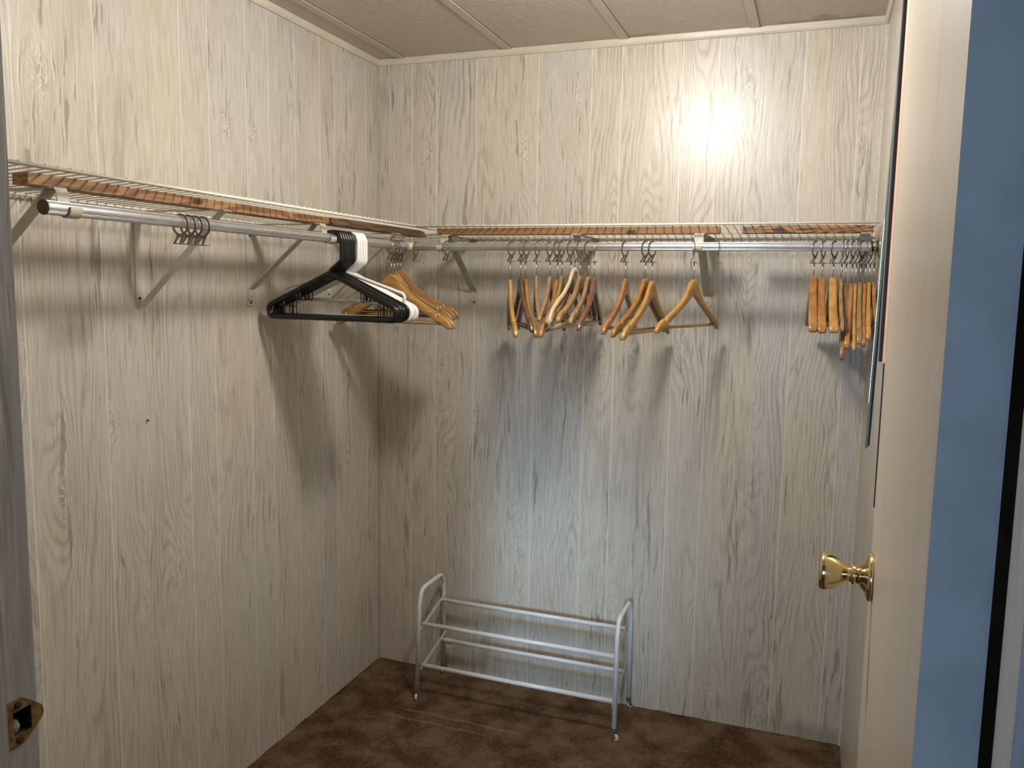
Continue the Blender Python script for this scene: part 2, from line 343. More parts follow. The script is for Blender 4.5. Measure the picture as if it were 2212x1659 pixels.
# ------------------------------------------------------------ room
W, H, FY, FT = 1.7073, 2.286, -2.247, 0.125   # width, height, closet-side plane of front wall, wall thickness
def panel_wall(name, mat, origin, du, outward, breaks, h, seams=(), thick=0.012, z0=0.0):
    """strips of panelling from breaks[i] to breaks[i+1] along du; inner face flush with origin plane"""
    bm = new_bm(); uvl = bm.loops.layers.uv.new('UVMap')
    fid = bm.faces.layers.float.new('plank_id'); fw_ = bm.faces.layers.float.new('plank_w'); fs = bm.faces.layers.float.new('seam')
    o = Vector(origin); du = Vector(du); ow = Vector(outward)
    for i, (a, b) in enumerate(zip(breaks, breaks[1:])):
        vs = [bm.verts.new(o+du*a+Vector((0, 0, z0))), bm.verts.new(o+du*b+Vector((0, 0, z0))), bm.verts.new(o+du*b+Vector((0, 0, h))), bm.verts.new(o+du*a+Vector((0, 0, h)))]
        f = bm.faces.new(vs)
        for l, uvc in zip(f.loops, ((0, z0), (b-a, z0), (b-a, h), (0, h))): l[uvl].uv = uvc
        f[fid] = ((i*0.6180339+a*3.7+len(name)*.13) % 1.0); f[fw_] = b-a; f[fs] = 1.0 if any(abs(a-q) < 1e-4 for q in seams) else 0.0
    a, b = breaks[0], breaks[-1]
    # body behind the face
    q = [o+du*a, o+du*b, o+du*b+ow*thick, o+du*a+ow*thick]
    lo = [bm.verts.new(p+Vector((0, 0, z0))) for p in q]; hi = [bm.verts.new(p+Vector((0, 0, h))) for p in q]
    fs_ = [bm.faces.new((lo[1], lo[2], hi[2], hi[1])), bm.faces.new((lo[2], lo[3], hi[3], hi[2])), bm.faces.new((lo[3], lo[0], hi[0], hi[3])), bm.faces.new(hi), bm.faces.new(lo[::-1])]
    for f in fs_:
        f[fw_] = 10.0; f[fid] = 0.3
        for l in f.loops: l[uvl].uv = ((l.vert.co-o).dot(du)+1, l.vert.co.z)
    me = bpy.data.meshes.new(name); bm.to_mesh(me); bm.free(); me.materials.append(mat)
    ob = bpy.data.objects.new(name, me); COL.objects.link(ob)
    return struct(ob)
def uvbox(name, mat, boxes, parent=None, vert=True, pid=0.4):
    """boxes with grain UVs along z"""
    bm = new_bm(); 
    for b in boxes: box(bm, *b)
    uvl = bm.loops.layers.uv.new('UVMap'); fid = bm.faces.layers.float.new('plank_id'); fw_ = bm.faces.layers.float.new('plank_w')
    bmesh.ops.recalc_face_normals(bm, faces=bm.faces)
    for f in bm.faces:
        f[fid] = pid; f[fw_] = 20.0; nrm = f.normal
        for l in f.loops:
            c = l.vert.co; u = c.x if abs(nrm.y) > .5 else c.y if abs(nrm.x) > .5 else c.x+c.y
            l[uvl].uv = (u+4, c.z)
    me = bpy.data.meshes.new(name); bm.to_mesh(me); bm.free(); me.materials.append(mat)
    o = bpy.data.objects.new(name, me); COL.objects.link(o)
    if parent: o.parent = parent
    return o

panel_wall('wall_back', PANB, (0, 0, 0), (1, 0, 0), (0, 1, 0), [-0.01, 0.006, 0.139, 0.239, 0.392, 0.621, 0.807, 0.910, 1.109, 1.222, 1.375, 1.48, 1.639, W+0.01], H, seams=(1.375,))
panel_wall('wall_left', PAN, (0, 0, 0), (0, -1, 0), (-1, 0, 0), [0, 0.09, 0.298, 0.385, 0.522, 0.655, 0.758, 0.914, 1.019, 1.176, 1.289, 1.496, 1.62, 1.80, 1.93, 2.10, -FY], H, seams=(1.176,))
panel_wall('wall_right', PAN, (W, 0, 0), (0, -1, 0), (1, 0, 0), [0, 0.3, 0.52, 0.80, 1.0, 1.2, 1.45, 1.7, 1.95, -FY], H)
JL, JR, DH = 0.905, 1.665, 2.05
# front wall with the doorway, closet-side face at FY
struct(uvbox('wall_front', PAN, [(-0.012, JL-0.018, FY-FT, FY, 0, H), (JR+0.018, W+0.012, FY-FT, FY, 0, H), (JL-0.018, JR+0.018, FY-FT, FY, DH+0.018, H), (W+0.012, 3.2, FY-FT, FY-0.03, 0, H)]))
bm = new_bm(); box(bm, -0.012, W+0.012, FY-FT, 0.012, H, H+0.02)
struct(link('ceiling', bm, CEIL))
# carpet, gently uneven, lapping up a touch at the walls
bm = new_bm(); NX, NY = 150, 260; X0, X1, Y0, Y1 = -0.01, 3.0, -4.2, 0.01
gv = {}
for i in range(NX+1):
    for j in range(NY+1):
        x = X0+(X1-X0)*i/NX; y = Y0+(Y1-Y0)*j/NY
        z = 0.0022*math.sin(x*9+1.3)*math.sin(y*7.1)+0.0012*math.sin(x*41+y*23)+R.uniform(-.0008, .0008)
        dw = min(max(x, 0), max(-y, 0))
        z += 0.006*math.exp(-dw/0.012)*(0.6+0.5*math.sin(x*57+y*43))
        d = math.hypot(x-0.422, y+0.498); z += -0.006*math.exp(-(d/0.02)**2)+0.003*math.exp(-((d-.03)/0.008)**2)
        gv[i, j] = bm.verts.new((x, y, z-0.003))
for i in range(NX):
    for j in range(NY): bm.faces.new((gv[i, j], gv[i+1, j], gv[i+1, j+1], gv[i, j+1]))
r_ = bmesh.ops.extrude_face_region(bm, geom=bm.faces[:]); bmesh.ops.translate(bm, verts=[v for v in r_['geom'] if isinstance(v, bmesh.types.BMVert)], vec=(0, 0, -0.02))
struct(link('floor', bm, CARPET, smooth=True))
# ceiling battens
for k in range(4):
    x = 0.0998+0.4088*k
    bm = new_bm(); box(bm, x-0.015, x+0.015, FY, -0.001, H-0.004, H+0.002)
    box(bm, x-0.0165, x-0.0150, FY, -0.001, H-0.0012, H+0.001); box(bm, x+0.0150, x+0.0165, FY, -0.001, H-0.0012, H+0.001)
    o = struct(link('trim_%d' % (k+1), bm, BATT, bevel=0.001))
    o.data.materials.append(DARKM)
    for p in o.data.polygons[6:]: p.material_index = 1
# cove trims at the ceiling: a rounded strip on each wall
def cove(name, p0, p1, inward, mat):
    p0, p1, iw = Vector(p0), Vector(p1), Vector(inward); bm = new_bm(); rr = []
    prof = [(0, -0.022), (0.006, -0.022), (0.010, -0.016), (0.0115, -0.010), (0.0125, -0.003), (0.0125, 0), (0, 0)]
    for p in (p0, p1): rr.append([bm.verts.new(p+iw*a+Vector((0, 0, b))) for a, b in prof])
    n = len(prof)
    for k in range(n): bm.faces.new((rr[0][k], rr[0][(k+1) % n], rr[1][(k+1) % n], rr[1][k]))
    bm.faces.new(rr[0]); bm.faces.new(rr[1][::-1])
    return struct(link(name, bm, mat))
cove('trim_5', (0, 0, H-0.0005), (W, 0, H-0.0005), (0, -1, 0), TRIMM)
cove('trim_6', (0, -0.012, H-0.0005), (0, FY, H-0.0005), (1, 0, 0), TRIMY)
cove('trim_7', (W, -0.012, H-0.0005), (W, FY, H-0.0005), (-1, 0, 0), TRIMY)
for k, (x, y) in enumerate(((0.0, 0.0), (W, 0.0))):
    bm = new_bm(); s = 1 if x == 0 else -1
    q = [(0, 0)]+[(0.007*math.cos(a)*s, -0.007*math.sin(a)) for a in [i*PI/10 for i in range(6)]]
    lo = [bm.verts.new((x+a, y+b, 0)) for a, b in q]; hi = [bm.verts.new((x+a, y+b, H-0.02)) for a, b in q]
    for i in range(len(q)): bm.faces.new((lo[i], lo[(i+1) % len(q)], hi[(i+1) % len(q)], hi[i]))
    bm.faces.new(lo); bm.faces.new(hi)
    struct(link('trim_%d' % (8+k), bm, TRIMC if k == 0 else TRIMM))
# door jambs: left with a latch hole, right, head; stops
SZ, SY0, SY1 = 1.083, -2.272, -2.254   # latch hole
JY0 = FY-FT-0.004
struct(uvbox('trim_10', JAMB_SHADED, [(JL-0.018, JL, JY0, FY, 0, SZ-0.014), (JL-0.018, JL, JY0, FY, SZ+0.014, DH), (JL-0.018, JL, JY0, SY0, SZ-0.014, SZ+0.014), (JL-0.018, JL, SY1, FY, SZ-0.014, SZ+0.014)], pid=0.21))
struct(uvbox('trim_11', JAMB, [(JR, JR+0.018, JY0, FY, 0, DH)], pid=0.63))
struct(uvbox('trim_12', JAMB, [(JL-0.018, JR+0.018, JY0, FY, DH, DH+0.018)], pid=0.5))
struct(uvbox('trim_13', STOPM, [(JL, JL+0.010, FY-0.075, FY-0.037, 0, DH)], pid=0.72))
struct(uvbox('trim_14', JAMB, [(JR-0.010, JR, FY-0.075, FY-0.037, 0, DH)], pid=0.11))
# casing on the bedroom side
struct(uvbox('trim_15', JAMB, [(JL-0.075, JL-0.006, JY0-0.012, JY0, 0, DH+0.07)], pid=0.33))
struct(uvbox('trim_16', JAMB, [(JR+0.006, JR+0.075, JY0-0.012, JY0, 0, DH+0.07)], pid=0.83))

# strike plate on the left jamb
def arc(cx, cy, r, a0, a1, n=6): return [(cx+r*math.cos(RAD(a0+(a1-a0)*k/n)), cy+r*math.sin(RAD(a0+(a1-a0)*k/n))) for k in range(n+1)]
sp = empty('strike_plate', (JL, 0, 0)); tag(sp, 'tarnished brass strike plate screwed to the left door jamb', 'strike plate')
ol = arc(-2.2775, SZ-0.0165, 0.0055, 180, 270)+arc(-2.2660, SZ-0.0115, 0.0105, -90, -40)+arc(-2.2520, SZ, 0.0105, -50, 50)+arc(-2.2660, SZ+0.0115, 0.0105, 40, 90)+arc(-2.2775, SZ+0.0165, 0.0055, 90, 180)
hole = [(SY0, SZ-0.011), (SY1, SZ-0.011), (SY1, SZ+0.011), (SY0, SZ+0.011)]
bm = new_bm(); prism(bm, ol, 0.0014, 'YZ', 0.0008, [hole]); link('plate', bm, OLDBR, sp)
for z in (SZ-0.0165, SZ+0.0165):
    bm = new_bm(); lathe(bm, [(0, 0), (0.0032, 0), (0.0034, 0.0012), (0.001, 0.0016), (0, 0.0016)], 12, 'X', (0.0014, -2.267, z)); o = link('screw', bm, DARKM, sp); o['label'] = 'dark screw'
bm = new_bm(); box(bm, -0.016, -0.0155, SY0, SY1, SZ-0.013, SZ+0.013); box(bm, -0.016, 0.0, SY0, SY0+0.0006, SZ-0.013, SZ+0.013); box(bm, -0.016, 0.0, SY1-0.0006, SY1, SZ-0.013, SZ+0.013); o = link('latch_pocket', bm, DARKM, sp)
bm = new_bm(); lathe(bm, [(0, 0), (0.003, 0.001), (0.005, 0.006), (0.003, 0.011), (0, 0.0125)], 10, 'Z', (-0.006, -2.266, SZ-0.0115)); o = link('wood_splinter', bm, BARE, sp); o['label'] = 'pale bare wood inside the hole'

# ------------------------------------------------------------ door
dA = Vector((1.625, -2.22, 0)); dB = Vector((1.650, -1.465, 0)); dd = (dB-dA).normalized(); ang = math.atan2(dd.y, dd.x); DW = (dB-dA).length
door = uvbox('door_1', DOORM, [(0.0, DW, -0.036, 0.0, 0.012, 2.035)], pid=0.37)
# local: x along the leaf from hinge to latch, y>0 is the visible side
door.location = dA; door.rotation_euler = (0, 0, ang); struct(door)
me = door.data
me.materials.append(EDGEM)
for p in me.polygons:
    if abs(p.normal.x) > 0.9: p.material_index = 1
bm = new_bm(); prism(bm, [(DW, -0.036), (DW+0.034, -0.036), (DW+0.034, 0.0024), (DW, 0.0002)], 0.661, 'XY', 1.7045); o = link('edge_strip', bm, PINK, door); o['label'] = 'pinkish bare wood strip along the latch edge'
bm = new_bm(); box(bm, DW+0.034, DW+0.040, -0.036, 0.0068, 1.374, 2.035); box(bm, DW, DW+0.010, -0.036, 0.0016, 1.16, 1.374); o = link('edge_shade', bm, DARKM, door); o['label'] = 'dark strip standing in for shade beside the latch edge'  # dark geometry in place of the shadowed gap past the latch edge
bm = new_bm(); box(bm, DW+0.040, DW+0.046, -0.036, 0.0084, 1.374, 2.035); o = link('edge_lip', bm, CREAML, door)
# knob: tulip
bm = new_bm(); KX = DW-0.095; KZ = 1.085
lathe(bm, [(0, 0), (0.0325, 0), (0.034, 0.0025), (0.033, 0.006), (0.028, 0.0085), (0.020, 0.012), (0.0150, 0.018), (0.0, 0.018)], 40, 'Y', (KX, 0.0, KZ))
ros = link('knob_rosette', bm, BRASS, door, smooth=True)
bm = new_bm()
lathe(bm, [(0.0, 0.017), (0.0115, 0.018), (0.0115, 0.021), (0.0135, 0.022), (0.0135, 0.027), (0.0105, 0.028), (0.0100, 0.031), (0.0125, 0.034), (0.0190, 0.043), (0.0235, 0.052), (0.0255, 0.060), (0.0260, 0.065), (0.0240, 0.069), (0.0150, 0.0705), (0.0140, 0.0690), (0.0, 0.0685)], 40, 'Y', (KX, 0.0, KZ))
kn = link('door_knob', bm, BRASS, door, smooth=True); kn['label'] = 'polished brass tulip knob'

# mirror hanging beyond the latch edge, seen edge-on
mr = empty('mirror', (1.6353, -1.40, 1.236)); mr.rotation_euler = (0, RAD(0.80), math.atan2(1, 0.069)); tag(mr, 'tall thin mirror with green glass edge, hanging edge-on beyond the open door', 'mirror')
mr.rotation_mode = 'XYZ'
Mrot = Matrix.Rotation(math.atan2(1, 0.069), 3, 'Z')
tilt = Matrix.Rotation(RAD(0.92), 3, 'Y')   # top leans toward the wall
mr.rotation_euler = (tilt @ Mrot).to_euler()
bm = new_bm(); box(bm, 0, 0.30, -0.0038, 0.0, 0, 0.86); link('glass_pane', bm, GLASSG, mr, bevel=0.0012)
bm = new_bm(); box(bm, 0.004, 0.296, -0.0062, -0.0039, 0.004, 0.856); link('backing_board', bm, DARKM, mr)
bm = new_bm(); box(bm, 0.003, 0.297, 0.0, 0.0004, 0.003, 0.857); o = link('mirror_face', bm, MIRRORM, mr)
bm = new_bm(); strap(bm, fillet([(0.10, -0.0072, 0.70), (0.10, -0.0072, 0.845), (0.10, -0.040, 0.845), (0.10, -0.040, 0.80)], 0.004), 0.03, 0.0016, (1, 0, 0)); link('hanging_clip', bm, STEEL, mr)

# ------------------------------------------------------------ wire shelves
def wz(d): return 1.6475+0.0205*d/0.305      # wire deck height against distance from the wall
def shelf(name, label, along, a0, a1):
    root = empty(name, (0, 0, 0)); tag(root, label, 'wire shelf', 'wire closet shelves')
    P = (lambda a, d, z: (a, -d, z)) if along == 'x' else (lambda a, d, z: (d, -a, z))
    for nm, d, r, dz in (('front_wire', 0.306, 0.0036, -0.0043), ('back_wire', 0.014, 0.0030, -0.0045), ('middle_wire', 0.115, 0.0018, -0.0034)):
        bm = new_bm(); tube(bm, [P(a0, d, wz(d)+dz), P(a1, d, wz(d)+dz)], r, 10); link(nm, bm, WIRE, root, smooth=True)
    bm = new_bm(); pts = [P(0, 0.0085, 1.6330), P(0, 0.0085, wz(0.0085)), P(0, 0.3075, wz(0.3075))]
    tube(bm, fillet(pts, 0.0030, 3), 0.0016, 6)
    first = link('cross_wire', bm, WIRE, root, smooth=True)
    a = a0+0.010; i = 0
    while a < a1-0.004:
        c = first if i == 0 else first.copy()
        if i: COL.objects.link(c)
        c.location = P(a, 0, 0); a += 0.0254; i += 1
    return root
shelf('wire_shelf', 'white wire shelf running along the left wall above the aluminium rod', 'y', 0.004, 1.83)
shelf('wire_shelf', 'white wire shelf running along the back wall above the rod', 'x', 0.312, W-0.006)

# ------------------------------------------------------------ wooden battens under the wires
def batten(name, label, mat, pts, w, zb, zt, along, wav=0.0, chamfer=0.0):
    """pts: (a0,a1) extent, front face at distance w[1], back at w[0]"""
    bm = new_bm(); a0, a1 = pts; N = 60; rings = []
    for i in range(N+1):
        a = a0+(a1-a0)*i/N; e = min(i, N-i)/N*(a1-a0)
        fz = wav*(0.5*math.sin(a*23)+0.5*math.sin(a*61+1))
        taper = chamfer*max(0, 1-e/0.05) if chamfer else 0
        d0, d1 = w
        zt0, zt1 = wz(d0)-0.0022, wz(d1)-0.0022
        q = [(d0, zb), (d1-0.0008, zb+fz*0.6), (d1, zb+0.001+fz*0.6), (d1-taper, zt1-0.001), (d1-0.001-taper, zt1), (d0, zt0)]
        q = [(d, min(z, wz(d)-0.0022)) for d, z in q]
        rings.append([bm.verts.new((a, -d, z) if along == 'x' else (d, -a, z)) for d, z in q])
    for A, B in zip(rings, rings[1:]):
        for k in range(6): bm.faces.new((A[k], A[(k+1) % 6], B[(k+1) % 6], B[k]))
    bm.faces.new(rings[0]); bm.faces.new(rings[-1][::-1])
    o = link(name, bm, mat); return tag(o, label, 'wooden batten', 'wooden battens under the wire shelves')
ZB = 1.6405
batten('wooden_batten', 'long pine batten with a dark knot under the left wire shelf', P_LEFT, (0.706, 1.668), (0.198, 0.236), ZB, 0, 'y')
batten('wooden_batten', 'short dark brown batten under the left wire shelf, nearest the corner', P_DARKB, (0.10, 0.702), (0.212, 0.250), ZB, 0, 'y', 0.0015, 0.012)
batten('wooden_batten', 'long plain brown batten under the back wire shelf', P_BACK, (0.358, 1.273), (0.208, 0.246), ZB, 0, 'x')
batten('wooden_batten', 'dark live-edge batten with bark patches at right of the back shelf', P_BARK, (1.338, 1.690), (0.208, 0.246), ZB, 0, 'x', 0.0035, 0.010)

# ------------------------------------------------------------ brackets (local: plate on x=0 plane, arm along +x, width along y)
RZ, RR, RD = 1.600, 0.0127, 0.28
def bracket(kind, loc, rz, label, plate_bottom=1.405, rod_d=RD):
    b = empty('shelf_bracket', (loc[0], loc[1], 0), rz); tag(b, label, 'shelf bracket', 'metal shelf brackets')
    heavy = kind == 'heavy'; mat = CREAM if heavy else CREAML
    wdt = 0.031 if heavy else 0.028; TOP = ZB-0.0012
    pl = [(-wdt/2, TOP), (wdt/2, TOP), (wdt/2, plate_bottom+0.005), (wdt/2-0.005, plate_bottom), (-wdt/2+0.005, plate_bottom), (-wdt/2, plate_bottom+0.005)]
    bm = new_bm(); prism(bm, pl, 0.0022, 'YZ', 0.0013); link('wall_plate', bm, mat, b)
    arm_end = rod_d-0.030 if heavy else 0.262
    bm = new_bm()
    if heavy:
        strap(bm, [(0.002, 0, TOP), (0.12, 0, TOP), (arm_end, 0, TOP)], wdt, 0.0022, (0, 1, 0)); link('arm', bm, mat, b)
        bm = new_bm(); c = rod_d; zc = RZ
        pts = [(arm_end-0.004, 0, TOP), (arm_end+0.006, 0, TOP), (arm_end+0.010, 0, TOP-0.006)]
        R2 = RR+0.0019
        pts += [(c+R2*math.cos(RAD(a)), 0, zc+R2*math.sin(RAD(a))) for a in range(178, 361, 12)]
        pts += [(c+R2*math.cos(RAD(a)), 0, zc+R2*math.sin(RAD(a))) for a in (368, 376)]
        strap(bm, pts, wdt*0.86, 0.0022, (0, 1, 0)); link('rod_hook', bm, mat, b)
    else:
        pts = [(0.002, 0, TOP), (arm_end, 0, TOP), (arm_end+0.006, 0, TOP-0.003)]
        strap(bm, pts, wdt, 0.0018, (0, 1, 0)); link('arm', bm, mat, b)
    zb = plate_bottom+0.048 if heavy else plate_bottom+0.012
    xt = arm_end-0.030 if heavy else arm_end-0.020
    bm = new_bm()
    if heavy: pts = fillet([(0.0040, 0, plate_bottom+0.016), (0.0040, 0, zb), (xt, 0, TOP-0.014), (xt+0.012, 0, TOP-0.0022)], 0.010)
    else: pts = fillet([(0.0036, 0, plate_bottom+0.004), (0.012, 0, zb), (xt, 0, TOP-0.010), (xt+0.012, 0, TOP-0.0022)], 0.006)
    strap(bm, pts, wdt*0.82, 0.0026, (0, 1, 0)); link('brace', bm, mat, b)
    if heavy:
        bm = new_bm(); lathe(bm, [(0, 0.005), (0.0038, 0.005), (0.0030, 0.0072), (0, 0.008)], 14, 'X', (0, 0, plate_bottom+0.030)); link('rivet', bm, mat, b, smooth=True)
        sc_ = [(0, plate_bottom+0.010), (0, 1.607)]
    else: sc_ = [(-0.004, plate_bottom+0.026), (0.0, 1.628)]
    for y, z in sc_:
        bm = new_bm(); lathe(bm, [(0, 0.0022), (0.0038, 0.0022), (0.0030, 0.0042), (0, 0.0048)], 12, 'X', (0, y, z)); o = link('screw', bm, DARKM, b); o['label'] = 'dark screw head'
    return b
bracket('heavy', (0, -1.612), 0, 'cream bracket on the left wall at the near end of the rod', rod_d=0.27)
bracket('light', (0, -1.177), 0, 'pale bracket on the left wall behind the four empty rings')
bracket('heavy', (0, -0.757), 0, 'cream bracket on the left wall beside the black plastic hangers', rod_d=0.27)
bracket('light', (0, -0.340), 0, 'pale bracket on the left wall behind the white plastic hangers', 1.412)
bracket('heavy', (0.392, 0), -PI/2, 'cream bracket on the back wall nearest the corner')
bracket('light', (0.840, 0), -PI/2, 'pale bracket on the back wall behind the crowded wooden hangers')
bracket('heavy', (1.217, 0), -PI/2, 'cream bracket on the back wall beside the last broad wooden hanger')
bracket('light', (1.672, 0), -PI/2, 'pale bracket on the back wall at the right corner')

# ------------------------------------------------------------ rods
def fluted(a0, a1, P, r=RR, n=30):
    bm = new_bm(); rings = []
    for a in (a0, a1):
        vs = []
        for k in range(n*4):
            t = 2*PI*k/(n*4); rr = r-(0.0009 if k % 4 in (2, 3) else 0.0)
            vs.append(bm.verts.new(P(a, rr*math.cos(t), rr*math.sin(t))))
        rings.append(vs)
    m = n*4
    for k in range(m): bm.faces.new((rings[0][k], rings[0][(k+1) % m], rings[1][(k+1) % m], rings[1][k]))
    bm.faces.new(rings[0]); bm.faces.new(rings[1][::-1]); return bm
rodL = empty('closet_rod', (0.27, 0, RZ)); tag(rodL, 'fluted aluminium rod with a dark wooden end along the left wall', 'closet rod', 'fluted closet rods')
link('tube', fluted(-1.668, -0.2975, lambda a, b, c: (b, a, c)), ALU, rodL)
bm = new_bm(); lathe(bm, [(0, -1.6705), (0.0132, -1.6705), (0.0136, -1.669), (0.0136, -1.668), (0, -1.668)], 28, 'Y'); o = link('wooden_end', bm, PLUG, rodL); o['label'] = 'dark wooden dowel end'
rodB = empty('closet_rod', (0, -RD, RZ)); tag(rodB, 'fluted aluminium rod along the back wall holding most of the wooden hangers', 'closet rod', 'fluted closet rods')
link('tube', fluted(0.292, W-0.022, lambda a, b, c: (a, b, c)), ALU, rodB)
bm = new_bm(); lathe(bm, [(0, 0.256), (0.0126, 0.256), (0.0136, 0.258), (0.0136, 0.294), (0.0132, 0.294), (0, 0.294)], 28, 'X'); o = link('end_cap', bm, CAPM, rodB, smooth=True); o['label'] = 'cream plastic cap'
bm = new_bm(); lathe(bm, [(0, W-0.022), (0.0120, W-0.022), (0.0120, W-0.012), (0, W-0.012)], 28, 'X'); o = link('wooden_core', bm, PLUG, rodB); o['label'] = 'brown wooden core end'
fl = empty('rod_flange', (W, -RD, RZ)); tag(fl, 'shiny chrome socket on the right wall holding the end of the back rod', 'rod socket')
bm = new_bm(); lathe(bm, [(0, -0.0005), (0.030, -0.0005), (0.031, -0.003), (0.024, -0.005), (0.0165, -0.006), (0.0160, -0.0105), (0.0, -0.0105)], 36, 'X'); link('flange_disc', bm, CHROME, fl, smooth=True)
bm = new_bm(); strap(bm, [(-0.010, 0.0150*math.cos(RAD(a)), 0.0150*math.sin(RAD(a))) for a in range(0, 181, 15)], 0.016, 0.002, (1, 0, 0)); link('cup', bm, CHROME, fl)

# ------------------------------------------------------------ security rings (origin: top of the rod, ring plane XZ)
def make_ring():
    r = empty('hanger_ring')
    cz = -0.0187; ri, ro = 0.0190, 0.0234
    outer = [(ro*math.cos(RAD(a)), cz+ro*1.0*math.sin(RAD(a))) for a in range(-62, 243, 10)]
    outer += [(-0.0105, cz-0.0262), (0.0105, cz-0.0262)]
    inner = [(ri*math.cos(RAD(a)), cz+ri*math.sin(RAD(a))) for a in range(0, 360, 12)]
    bm = new_bm(); prism(bm, outer, 0.0017, 'XZ', 0.0, [inner]); link('band', bm, STEEL, r)
    for s in (-1, 1):
        bm = new_bm(); strap(bm, [(s*0.0068, 0.0, cz-0.0245), (s*0.0072, -0.003, cz-0.029), (s*0.0086, -0.009, cz-0.0385), (s*0.0088, -0.0088, cz-0.0398)], 0.0062, 0.0015, (1, 0, 0)); link('leg', bm, STEEL, r)
    bm = new_bm(); zf = cz-0.0402
    U = [(-0.0118, -0.0100), (0.0118, -0.0100), (0.0118, 0.0085), (0.0080, 0.0115), (-0.0080, 0.0115), (-0.0118, 0.0085)]
    slot = [(-0.0024, -0.006), (0.0024, -0.006), (0.0024, 0.006), (-0.0024, 0.006)]
    prism(bm, U, 0.0014, 'XY', zf, [slot]); link('slotted_foot', bm, STEEL, r)
    return r
RING0 = make_ring(); ring_used = [False]
RTOP = RZ+RR
def ring(x, y, rz, label, tilt=0.0):
    o = RING0 if not ring_used[0] else copy_tree(RING0); ring_used[0] = True
    o.location = (x, y, RTOP+0.0001); o.rotation_euler = (tilt, 0, rz)
    tag(o, label, 'hanger ring', 'anti-theft hanger rings on the rods'); return o
FOOTZ = RTOP-0.0187-0.0402

# ------------------------------------------------------------ wooden hangers (origin at pin head above ring foot)
def interp(tab, s):
    for (a, za), (b, zb) in zip(tab, tab[1:]):
        if s <= b: t = (s-a)/(b-a); return za+(zb-za)*t
    return tab[-1][1]
TT = [(0, 0), (.03, -.004), (.06, -.022), (.09, -.055), (.13, -.12), (.18, -.215), (.25, -.335), (.35, -.455), (.5, -.595), (.66, -.715), (.73, -.765), (.762, -.79), (.774, -.915), (.787, -.81), (.83, -.815), (.90, -.87), (.96, -.94), (1, -1.03)]
BB = [(0, -.33), (.03, -.345), (.1, -.41), (.3, -.585), (.5, -.745), (.7, -.90), (.85, -1.02), (.94, -1.09), (1, -1.095)]
def wood_hanger(mat, h, D, thick, pin, barr=True, bow=0.0, fat_end=1.0, notch=True, twist=0.0):
    g = empty('wooden_hanger')
    za = -pin
    bm = new_bm(); rings = []; S = [0, .03, .06, .09, .13, .18, .25, .35, .42, .5, .58, .66, .73, .762, .774, .787, .83, .87, .90, .93, .96, .985, 1.0]
    S = [-s for s in S[::-1]]+S[1:]
    for s in S:
        a = abs(s); t = interp(TT, a); b = interp(BB, a)
        if not notch and .7 < a < .9: t = -.765+(a-.73)*(-.10/.17)
        x = s*h; zt = za+t*D/1.1; zb = za+b*D/1.1
        th = thick*(1.0 if a < .3 else 1.0+(fat_end-1)*min(1, (a-.3)/.5))
        if a > .96: th *= 0.86 if a < 1 else 0.6
        yo = bow*(a*a)-bow*0.3
        cz, hz = (zt+zb)/2, (zt-zb)/2; hz = max(hz, 0.002)
        if a == 1: hz *= 0.7
        vs = []
        for k in range(14):
            q = 2*PI*k/14; c, s2 = math.cos(q), math.sin(q)
            e = 0.45
            yy = math.copysign(abs(c)**e, c)*th/2; zz = math.copysign(abs(s2)**e, s2)*hz
            vs.append(bm.verts.new((x, yo+yy, cz+zz)))
        rings.append(vs)
    for A, B in zip(rings, rings[1:]):
        for k in range(14): bm.faces.new((A[k], A[(k+1) % 14], B[(k+1) % 14], B[k]))
    bm.faces.new(rings[0]); bm.faces.new(rings[-1][::-1])
    link('shoulder_body', bm, mat, g, smooth=True)
    bm = new_bm(); tube(bm, [(0, -bow*.3, 0.0005), (0, -bow*.3, za-0.006)], 0.0017, 8)
    lathe(bm, [(0, 0.0045), (0.0030, 0.0035), (0.0038, 0.002), (0.0030, 0.0006), (0, 0.0004)], 12, 'Z', (0, -bow*.3, 0)); link('hook_pin', bm, PINM, g, smooth=True)
    if barr:
        bm = new_bm(); zz = za-1.0*D/1.1+0.003; y1 = bow*.75-bow*.3
        tube(bm, [(-.90*h, y1, zz), (-.5*h, y1*.9, zz), (.5*h, y1*.9, zz), (.90*h, y1, zz)], 0.0048, 10); link('trouser_bar', bm, mat, g, smooth=True)
    return g
cache = {}
GW = 'wooden hangers on the rods'
def place_hanger(key, x, y, rz, label, ringlabel, tilt=0.0, ring_rz=None):
    if key in cache: g = copy_tree(cache[key])
    else: g = wood_hanger(*key); cache[key] = g
    g.location = (x, y, FOOTZ+0.0008); g.rotation_euler = (0, tilt, rz); tag(g, label, 'hanger', GW)
    ring(x, y, rz if ring_rz is None else ring_rz, ringlabel)
    return g
